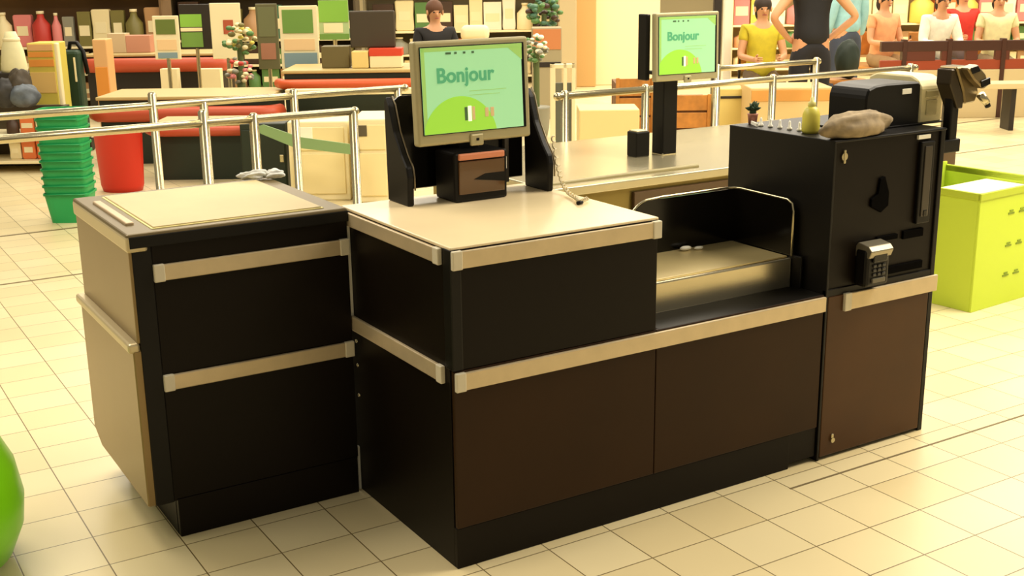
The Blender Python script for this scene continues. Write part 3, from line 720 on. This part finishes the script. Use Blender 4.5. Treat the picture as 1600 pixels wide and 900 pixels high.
def packet(kind, label, cat, loc, w_, h_, m, grp):
    t = thing(kind, label, cat, loc, YAW, grp)
    if kind == 'bottle':
        MB().lathe([(w_ * .45, 0), (w_ * .48, h_ * .05), (w_ * .46, h_ * .62), (w_ * .2, h_ * .8), (w_ * .16, h_ * .92)], n=16).build('bottle_body', m, t, True)
        MB().lathe([(w_ * .2, h_ * .92), (w_ * .2, h_)], n=12).build('cap', WH, t, True)
    elif kind == 'pouch':
        MB().prism([(-w_ * .45, 0), (w_ * .45, 0), (w_ * .5, h_ * .1), (w_ * .46, h_ * .5), (w_ * .5, h_ * .93), (w_ * .48, h_), (-w_ * .48, h_), (-w_ * .5, h_ * .93), (-w_ * .46, h_ * .5), (-w_ * .5, h_ * .1)], 0, w_ * .5, 'y', w_ * .06).build('pouch_body', m, t)
        MB().box(-w_ * .3, w_ * .3, -.004, .001, h_ * .35, h_ * .65, .001).build('front_label', MATS['warm_white'], t)
    else:
        MB().box(-w_ * .48, w_ * .48, 0, w_ * .5, 0, h_, .005).build('box_body', m, t)
        MB().box(-w_ * .38, w_ * .38, -.003, .001, h_ * .3, h_ * .6, .001).build('front_label', MATS['warm_white'], t)
    return t
lvlname = {0: 'bottom', 1: 'second', 2: 'third', 3: 'top'}
def fill(px0, px1, d, levels, colors, where, seed, wpx=(15, 30)):
    rnd = random.Random(seed); cnt = {}
    for li, (z, hh_) in enumerate(levels):
        x = px0 + 3
        while x < px1 - 8:
            wp = rnd.uniform(*wpx); cn = rnd.choice(colors[li % len(colors)]); kd = rnd.choice(['packet_box', 'packet_box', 'pouch', 'bottle'])
            h_ = hh_ * rnd.uniform(.65, .92); s_ = spot(x + wp / 2, 60, d)
            lab = {'packet_box': 'packet', 'pouch': 'pouch', 'bottle': 'bottle'}[kd]
            L_ = '%s %s on the %s shelf %s' % (cn, lab, lvlname[li], where)
            packet(kd, L_, lab, (s_[0], s_[1], z + .0005), pw(wp, d), h_, mat('pack_' + cn.replace(' ', '_'), PAL[cn], .5), L_.replace(' on ', 's on ', 1))
            x += wp + 1
BK = mat('shelf_back_brown', (110, 84, 52), .7)
LV = [(.12, .27), (.42, .28), (.74, .52), (1.34, .3)]
gondola('gondola_shelf', 'long product shelf unit filling the top left of the photo', -60, 262, 14.6, 1.7, [z for z, h_ in LV], BK)
fill(-10, 120, 14.5, LV, [['cream', 'grey'], ['cream', 'tan', 'olive'], ['orange', 'pink', 'red', 'red', 'grey', 'cream', 'dark brown'], ['orange', 'pink', 'red', 'grey', 'cream']], 'at the far left', 1)
fill(120, 258, 14.5, LV, [['tan', 'pink'], ['peach', 'tan', 'pink', 'cream'], ['peach', 'tan', 'dark brown', 'olive', 'cream'], ['yellow', 'olive', 'peach', 'dark brown']], 'behind the far red checkout', 2)
gondola('gondola_shelf', 'product shelf unit behind the green and white signs', 275, 560, 15.6, 1.7, [z for z, h_ in LV], mat('shelf_back_dark', (74, 62, 40), .7))
fill(278, 556, 15.5, LV, [['green', 'tan'], ['dark brown', 'cream', 'green', 'olive'], ['olive', 'cream', 'dark brown', 'tan', 'teal'], ['cream', 'green', 'yellow', 'white', 'dark brown']], 'behind the green and white signs', 3, (18, 34))
gondola('gondola_shelf', 'product shelf unit behind the main checkout screen', 575, 872, 17.0, 1.7, [z for z, h_ in LV], mat('shelf_back_grey', (128, 118, 88), .7))
fill(580, 868, 16.9, LV, [['cream', 'tan'], ['orange', 'cream', 'grey', 'tan'], ['grey', 'cream', 'dark brown', 'green', 'white'], ['green', 'grey', 'white', 'cream']], 'behind the main screen', 4, (20, 36))
gondola('gondola_shelf', 'low product shelf seen under the rails at the left edge', -60, 74, 9.9, .52, [.10, .32], mat('shelf_back_dark', (74, 62, 40), .7))
fill(-10, 66, 9.88, [(.10, .2), (.32, .2)], [['orange', 'cream', 'grey'], ['dark brown', 'olive', 'grey', 'orange']], 'of the low unit by the green baskets', 9, (14, 24))

# flower bunch and pink heap
def bunch(label, px, py, d, r, cols, zbase, seed, cat='flowers', n=44, vase=None):
    p = at(px, py, d); t = thing('flower_bunch', label, cat, (p.x, p.y, zbase), YAW); rnd = random.Random(seed); zc_ = p.z - zbase
    mbs = {c: MB() for c in cols}
    for k in range(n):
        a = rnd.uniform(0, 2 * PI); u = rnd.uniform(-1, 1); q = math.sqrt(1 - u * u); rr = r * rnd.uniform(.6, 1)
        c = rnd.choice(cols); s_ = r * rnd.uniform(.14, .26)
        mbs[c].ball((rr * q * math.cos(a), rr * q * math.sin(a), zc_ + rr * u), s_, s_, s_ * .7, 8)
    for c in cols: mbs[c].build('blossoms' if c != 'green' else 'foliage', mat('pack_' + c.replace(' ', '_'), PAL[c], .6), t, True)
    MB().cyl((0, 0, 0), (0, 0, zc_), .03, n=10).build('stems', mat('stem_green', (84, 96, 50), .6), t)
    if vase: MB().lathe([(.10, 0), (.12, .1), (.13, vase - .02), (.14, vase)], n=20).build('bucket', mat('pack_grey', PAL['grey'], .5), t, True)
    return t
bunch('yellow green flower bunch left of the grey green display board', 374, 62, 11.8, .16, ['yellow', 'olive', 'cream', 'green'], 0, 1, vase=.35)
bunch('pink and grey flower bunch below the yellow green one', 374, 112, 11.35, .13, ['pink', 'grey', 'red', 'cream'], 0, 2, vase=.25)
bunch('leafy green plant above the orange crate right of the screen', 850, 22, 13.5, .2, ['green', 'teal', 'dark brown'], 0, 3, 'plant', 60, .4)
bunch('pale tufted plant right behind the main screen edge', 838, 75, 11.5, .13, ['green', 'white', 'grey'], 0, 5, 'plant', 40, .3)
ow = tall('goods_stand', 'grey goods stand with orange upper band right of the main screen', 'display stand', 832, 878, 42, 13.0, mat('stand_grey', (158, 146, 112), .6), .3, [(44, 76, mat('orange_wood', (196, 124, 72), .6)), (96, 104, DKB)])

# grey door gate panel right of the wing
gp = bgt('white_gate_panel', 'white framed gate panel with two dark slots right of the main screen', 'gate', 882, 8.4, 200)
d = 8.4; z0, z1 = 0, zat(882, 98, d)
MB().box(-pw(22, d), -pw(14, d), 0, .05, 0, z1, .004).build('frame_post', WH, gp); MB().box(-pw(2, d), pw(4, d), 0, .05, 0, z1, .004).build('frame_post', WH, gp)
MB().box(pw(11, d), pw(17, d), 0, .05, 0, z1, .004).build('frame_post', WH, gp)
MB().box(-pw(14, d), -pw(2, d), .01, .04, 0, zat(882, 128, d), .002).build('slate_panel', mat('slate', (96, 98, 84), .4), gp)
MB().box(pw(4, d), pw(11, d), .01, .04, 0, zat(882, 128, d), .002).build('slate_panel', mat('slate', (96, 98, 84), .4), gp)
MB().box(-pw(22, d), pw(17, d), 0, .05, z1 - .03, z1, .004).build('top_bar', WH, gp)

# wooden crates and shelves behind the rails
WD = mat('warm_wood', (178, 118, 48), .5, noise=.25, nscale=10)
def crate(label, px0, px1, y0, y1, d, m=WD):
    c = (px0 + px1) / 2; t = bgt('wooden_crate', label, 'crate', c, d, y1); W = pw(px1 - px0, d); H_ = zat(c, y0, d)
    n = max(3, int(H_ / .14)); h_ = H_ / n
    for k in range(n): MB().box(-W / 2, W / 2, 0, .02, k * h_ + .01, (k + 1) * h_ - .008, .003).build('front_slat', m, t)
    MB().box(-W / 2, W / 2, .02, .45, .0, H_ - .05).build('inner_box', mat('wood_dark', (112, 72, 34), .6), t)
    for sx in (-W / 2, W / 2 - .03): MB().box(sx, sx + .03, -.015, .0, 0, H_, .003).build('corner_slat', m, t)
    return t
crate('brown wooden crate behind the rail left of the rear screen pole', 962, 1022, 120, 180, 10.5)
crate('orange brown wooden crate right of the rear screen pole', 1050, 1110, 146, 190, 10.0)
tall('yellow_cabinet', 'pale yellow cabinet right of the orange brown crate', 'cabinet', 1124, 1166, 138, 9.8, mat('pale_yellow', (206, 184, 108), .5), .4, [(150, 154, DKB)])
tall('olive_cabinet', 'beige cabinet behind the kiosk top below the far rail', 'cabinet', 1172, 1300, 136, 9.45, mat('beige_cab', (214, 184, 128), .5), .4, [(140, 158, mat('orange_goods', (206, 148, 74), .5))])
tall('cream_low_bench', 'low cream bench behind the second checkout table', 'bench', 905, 1000, 172, 9.6, mat('cream_bench', (222, 200, 140), .5), .4)
tall('white_door_post', 'bright white door post right of the rear screen', 'post', 1128, 1141, -30, 12.5, WHITE, .1)
tall('brown_door_post', 'dark brown narrow post beside the rear screen right edge', 'post', 1112, 1124, -20, 12.0, DKB, .1)

# brown cafe partition at the right
d = 12.6; cp_ = bgt('cafe_partition', 'long brown and red cafe partition with dark top rail at the right', 'partition', 1500, d, 110)
def zz_(y): return zat(1500, y, d)
MB().box(-pw(125, d), pw(170, d), 0, .07, zz_(79), zz_(63), .006).build('top_rail', mat('dark_rail', (66, 34, 20), .4), cp_)
MB().box(-pw(125, d), pw(170, d), .01, .06, zz_(109), zz_(93), .006).build('lower_board', mat('red_brown', (150, 62, 30), .45), cp_)
MB().box(-pw(90, d), -pw(40, d), .005, .065, zz_(94), zz_(78), .004).build('middle_board', mat('brown_board', (92, 42, 24), .45), cp_)
MB().box(-pw(125, d), pw(170, d), .0, .08, 0, zz_(109), .006).build('base_board', mat('beige_base', (206, 186, 140), .5), cp_)
for a_, b2_ in ((-30, -14), (8, 26), (54, 76)): MB().box(pw(a_, d), pw(b2_, d), .005, .065, zz_(94), zz_(78), .004).build('middle_board', mat('brown_board', (92, 42, 24), .45), cp_)
for px in (-92, -22, 62, 140): MB().box(pw(px, d), pw(px + 7, d), -.01, .08, 0, zz_(60), .004).build('post', mat('dark_rail', (66, 34, 20), .4), cp_)
bn = bgt('low_bench_ledge', 'low pale bench with dark underside in front of the cafe partition', 'bench', 1545, 11.6, 130)
MB().box(-pw(60, 11.6), pw(90, 11.6), 0, .3, zat(1545, 140, 11.6), zat(1545, 131, 11.6), .006).build('seat', mat('beige_base', (206, 186, 140), .5), bn)
for sx in (-55, 40): MB().box(pw(sx, 11.6), pw(sx + 8, 11.6), .04, .26, 0, zat(1545, 140, 11.6), .004).build('leg', DKB, bn)

# ------------------------------------------------------------------ people
SKIN = mat('skin', (204, 150, 108), .55)
def skin_mesh(name, verts, edges, rad, m, parent, sub=2, root=0):
    me = bpy.data.meshes.new(name); me.from_pydata([tuple(v) for v in verts], edges, [])
    o = bpy.data.objects.new(name, me); C.objects.link(o); o.parent = parent
    md = o.modifiers.new('skin', 'SKIN'); md.use_smooth_shade = True
    sv = me.skin_vertices[0].data if me.skin_vertices else None
    if sv is None:
        return o
    for i, r in enumerate(rad):
        sv[i].radius = r if isinstance(r, tuple) else (r, r); sv[i].use_root = (i == root)
    sm = o.modifiers.new('sub', 'SUBSURF'); sm.levels = sub; sm.render_levels = sub
    dg = bpy.context.evaluated_depsgraph_get(); dg.update()
    nm = bpy.data.meshes.new_from_object(o.evaluated_get(dg)); o.modifiers.clear(); o.data = nm
    nm.name = name; nm.materials.clear(); nm.materials.append(m)
    for p in nm.polygons: p.use_smooth = True
    return o
def ensure_skin(me):
    pass
def person(label, px, d, shirt, trousers, hair=(46, 32, 20), height=1.7, face=PI, arms='down', seated=False, sleeves='short', bare_legs=False, lean=0.):
    """face: heading relative to the camera heading; PI looks at the camera, 0 shows the back"""
    p = at(px, 60, d); t = thing('person', label, 'person', (p.x, p.y, 0), YAW + face)
    # local: +y is forward (heading), z up
    s = height / 1.7; V = []; E = []; Rr = []
    dz = -.42 * s if seated else 0
    def v(x, y, z, r, par=None):
        V.append(Vector((x * s, y * s, z * s + dz))); Rr.append(tuple(q * s for q in r) if isinstance(r, tuple) else r * s)
        if par is not None: E.append((par, len(V) - 1))
        return len(V) - 1
    ly = lean
    pel = v(0, 0, .95, (.145, .105))
    wa = v(0, .01 + ly * .3, 1.08, (.125, .095), pel); ch = v(0, .02 + ly * .7, 1.27, (.15, .11), wa); up_ = v(0, .0 + ly, 1.40, (.12, .08), ch)
    nk = v(0, .0 + ly * 1.1, 1.47, .052, up_); n2 = v(0, .01 + ly * 1.2, 1.52, .05, nk); hd = v(0, .02 + ly * 1.3, 1.60, (.075, .09), n2); ht = v(0, .015 + ly * 1.3, 1.665, (.06, .075), hd)
    hands = []
    for sx in (-1, 1):
        sh_ = v(sx * .16, ly, 1.40, .055, up_)
        if arms == 'hips':
            el = v(sx * .36, -.06 + ly * .6, 1.16, .038, sh_); wr = v(sx * .20, .05, 1.00, .027, el); hd_ = (-sx * .6, .2, -.5)
        elif arms == 'front':
            el = v(sx * .22, .06 + ly, 1.14, .038, sh_); wr = v(sx * .12, .30 + ly, 1.12, .027, el); hd_ = (-sx * .2, 1, 0)
        else:
            el = v(sx * .21, -.01 + ly * .5, 1.13, .038, sh_); wr = v(sx * .23, .05, .89, .027, el); hd_ = (0, .1, -1)
        D = Vector(hd_).normalized(); base = Vector((V[wr].x, V[wr].y, V[wr].z)) / s
        base.z = (V[wr].z - dz) / s
        side = D.cross(Vector((1, 0, 0)) if abs(D.x) < .8 else Vector((0, 0, 1))).normalized()
        pm = base + D * .05; pmi = v(pm.x, pm.y, pm.z, (.034, .02), wr)
        for k, (off, L_) in enumerate([(-.028, .075), (-.01, .085), (.01, .08), (.028, .065)]):
            q = base + D * .09 + side * off; a = v(q.x, q.y, q.z, .0095, pmi)
            q2 = q + D * L_ * .5 + side * off * .1; b2 = v(q2.x, q2.y, q2.z, .0085, a)
            q3 = q + D * L_ * .9 + D.cross(side) * .015; v(q3.x, q3.y, q3.z, .007, b2)
        q = base + D * .035 + side * (-.04); a = v(q.x, q.y, q.z, .011, pmi); q = base + D * .075 + side * (-.055); v(q.x, q.y, q.z, .009, a)
    for sx in (-1, 1):
        hp = v(sx * .09, 0, .90, .085, pel)
        if seated:
            kn = v(sx * .11, .42, .90, .058, hp); kc = v(sx * .11, .44, .66, .05, kn); an = v(sx * .11, .43, .50, .036, kc)
        else:
            kn = v(sx * .10, .02, .50, .057, hp); kc = v(sx * .10, -.005, .34, .055, kn); an = v(sx * .10, -.01, .09, .036, kc)
        a_ = V[an] / s; zz3 = (V[an].z - dz) / s
        v(a_.x, a_.y + .06, zz3 - .05, .035, an); v(a_.x, a_.y + .14, zz3 - .06, .028, len(V) - 1)
    me = bpy.data.meshes.new('body'); me.from_pydata([tuple(q) for q in V], E, [])
    def bake(name, VV, EE, RR, m, sub=2):
        me = bpy.data.meshes.new(name); me.from_pydata([tuple(q) for q in VV], EE, [])
        o = bpy.data.objects.new(name, me); C.objects.link(o)
        md = o.modifiers.new('skin', 'SKIN'); md.use_smooth_shade = True
        if not me.skin_vertices:
            bm = bmesh.new(); bm.from_mesh(me); bm.verts.layers.skin.verify(); bm.to_mesh(me); bm.free()
        sv = me.skin_vertices[0].data
        for i, r in enumerate(RR):
            sv[i].radius = r if isinstance(r, tuple) else (r, r); sv[i].use_root = (i == 0)
        sm = o.modifiers.new('sub', 'SUBSURF'); sm.levels = sub; sm.render_levels = sub
        dg = bpy.context.evaluated_depsgraph_get(); dg.update()
        nm = bpy.data.meshes.new_from_object(o.evaluated_get(dg)); bpy.data.objects.remove(o)
        nm.materials.clear(); nm.materials.append(m)
        for q in nm.polygons: q.use_smooth = True
        o = bpy.data.objects.new(name, nm); C.objects.link(o); o.parent = t; return o
    body = bake('body', V, E, Rr, SKIN)
    # clothes: the same skeleton, a little thicker
    def sub_skel(ids, grow, fix={}):
        mp = {i: k for k, i in enumerate(ids)}
        VV = [V[i] + fix.get(i, Vector((0, 0, 0))) for i in ids]; EE = [(mp[a], mp[b]) for a, b in E if a in mp and b in mp]
        RR = [tuple(q + grow for q in (Rr[i] if isinstance(Rr[i], tuple) else (Rr[i], Rr[i]))) for i in ids]
        return VV, EE, RR
    arm = []
    fix = {}
    for k, i in enumerate([j for j, q in enumerate(E) if q[0] == up_ and q[1] != nk]):
        sh_i = E[i][1]; el_i = sh_i + 1
        if sleeves != 'none':
            arm.append(sh_i); arm.append(el_i)
            if sleeves == 'short': fix[el_i] = (V[sh_i] - V[el_i]) * .5
            else: arm.append(el_i + 1)
        else: arm.append(sh_i)
    fix[pel] = Vector((0, 0, -.06 * s))
    VV, EE, RR = sub_skel([pel, wa, ch, up_] + arm, .018 * s, fix)
    RR[0] = (.19 * s, .15 * s); RR[1] = (.15 * s, .118 * s)
    bake('shirt', VV, EE, RR, mat('cloth_%d_%d_%d' % shirt, shirt, .8, noise=.12, nscale=12))
    legs = []
    hips = [b2 for a, b2 in E if a == pel and b2 != wa]
    for h in hips: legs += [h, h + 1] + ([] if bare_legs else [h + 2, h + 3])
    VV, EE, RR = sub_skel([pel, wa] + legs, .018 * s, {wa: Vector((0, 0, -.04 * s))})
    RR[0] = (.175 * s, .135 * s)
    for q_ in [k_i for k_i, i_ in enumerate([pel, wa] + legs) if i_ in hips]: RR[q_] = (.11 * s, .11 * s)
    bake('trousers', VV, EE, RR, mat('cloth_%d_%d_%d' % trousers, trousers, .8, noise=.1, nscale=12))
    for h in hips:
        a_ = V[h + 3]; MB().ball((a_.x, a_.y + .06 * s, a_.z - .045 * s), .048 * s, .13 * s, .045 * s, 14).build('shoe', DKB, t, True)
    c = V[hd]
    HM = mat('hair_%d' % hair[0], hair, .7)
    MB().ball((c.x, c.y - .025 * s, c.z + .035 * s), .088 * s, .10 * s, .09 * s, 20).ball((c.x, c.y - .06 * s, c.z - .04 * s), .07 * s, .055 * s, .09 * s, 14).build('hair', HM, t, True)
    for sx in (-1, 1):
        MB().ball((c.x + sx * .03 * s, c.y + .082 * s, c.z - .0 * s), .011 * s, .008 * s, .008 * s, 10).build('eye', BLACK, t, True)
        MB().ball((c.x + sx * .078 * s, c.y + .0, c.z - .005 * s), .012 * s, .02 * s, .03 * s, 10).build('ear', SKIN, t, True)
    MB().ball((c.x, c.y + .098 * s, c.z - .025 * s), .013 * s, .016 * s, .022 * s, 10).build('nose', SKIN, t, True)
    MB().ball((c.x, c.y + .082 * s, c.z - .058 * s), .025 * s, .008 * s, .007 * s, 10).build('mouth', mat('lips', (160, 84, 70), .5), t, True)
    return t
person('person in black sleeveless top with hands on hips behind the far right rail', 1268, 10.2, (20, 18, 20), (22, 20, 24), arms='hips', sleeves='none', face=.1, height=1.72)
person('person in light blue shirt standing right of the black top', 1322, 12.0, (150, 196, 200), (60, 66, 80), face=.5, sleeves='long')
person('person in yellow green top behind the rear screen', 1190, 12.0, (196, 178, 40), (90, 70, 40), face=PI, arms='front', seated=True, sleeves='short')
person('person in white shirt at the cafe behind the brown partition', 1458, 13.7, (238, 232, 212), (60, 50, 40), face=PI + .15, arms='front', seated=True, lean=.12, sleeves='long')
person('person in red top seated behind the cafe partition', 1500, 15.0, (196, 44, 28), (60, 40, 30), face=PI, arms='front', seated=True)
person('person in pale yellow shirt seated at the cafe right end', 1556, 13.7, (222, 214, 160), (110, 90, 60), face=PI - .15, arms='front', seated=True)
person('person in peach top seated behind the partition left post', 1378, 13.9, (226, 160, 110), (140, 110, 70), face=PI + .4, arms='front', seated=True)
person('cashier in black top behind the main screen', 680, 12.2, (24, 20, 18), (30, 26, 24), hair=(96, 60, 36), face=PI + .3, arms='front', seated=True, sleeves='long')
dbag = lumpy('dark_backpack', (0, 0, 0), .12, .09, .17, mat('very_dark_green', (22, 36, 24), .7), 31, .06)
pb = at(1324, 100, 10.6); dbag.location = (pb.x, pb.y, .0)
tag(dbag, 'dark green backpack on a stool right of the person in black', 'backpack')
st = thing('stool', 'wooden stool carrying the dark green backpack', 'stool', (pb.x, pb.y, 0), YAW)
zb_ = zat(1324, 124, 10.6); dbag.location.z = zb_
MB().lathe([(.17, zb_ - .03), (.175, zb_ - .02), (.17, zb_ - .001)], n=24).build('seat', WD, st)
for k in range(4):
    a = PI / 4 + k * PI / 2; MB().cyl((.15 * math.cos(a), .15 * math.sin(a), 0), (.11 * math.cos(a), .11 * math.sin(a), zb_ - .03), .014, n=10).build('leg', WD, st)

def cafe_chair(label, px, d, face):
    p = at(px, 60, d); t = thing('cafe_chair', label, 'chair', (p.x, p.y, 0), YAW + face)
    MB().box(-.2, .2, -.2, .2, .40, .43, .01).build('seat', WD, t)
    MB().box(-.19, .19, -.235, -.215, .55, .82, .01).build('backrest', WD, t)
    for sx in (-.17, .17):
        MB().cyl((sx, .17, 0), (sx, .17, .40), .014, n=10).build('leg', DKB, t); MB().cyl((sx, -.22, 0), (sx, -.225, .78), .014, n=10).build('leg', DKB, t)
for l_, px, d, fc in [('cafe chair under the person in white shirt', 1458, 13.7, PI + .15), ('cafe chair under the person in red top', 1500, 15.0, PI), ('cafe chair under the person in pale yellow shirt', 1556, 13.7, PI - .15),
                      ('cafe chair under the person in peach top', 1378, 13.9, PI + .4), ('chair under the person in yellow green top', 1190, 12.0, PI), ('chair under the cashier in black', 680, 12.2, PI + .3)]:
    cafe_chair(l_, px, d, fc)
# clothes racks / goods wall behind the cafe
gondola('gondola_shelf', 'product shelf unit far behind the people on the right', 1140, 1640, 17.5, 1.8, [z for z, h_ in LV], mat('shelf_back_cream', (220, 196, 140), .7))
fill(1142, 1636, 17.4, LV, [['cream', 'tan'], ['cream', 'peach', 'tan', 'green'], ['cream', 'orange', 'white', 'yellow', 'pink'], ['white', 'cream', 'grey', 'peach', 'teal']], 'far behind the people', 6, (22, 40))
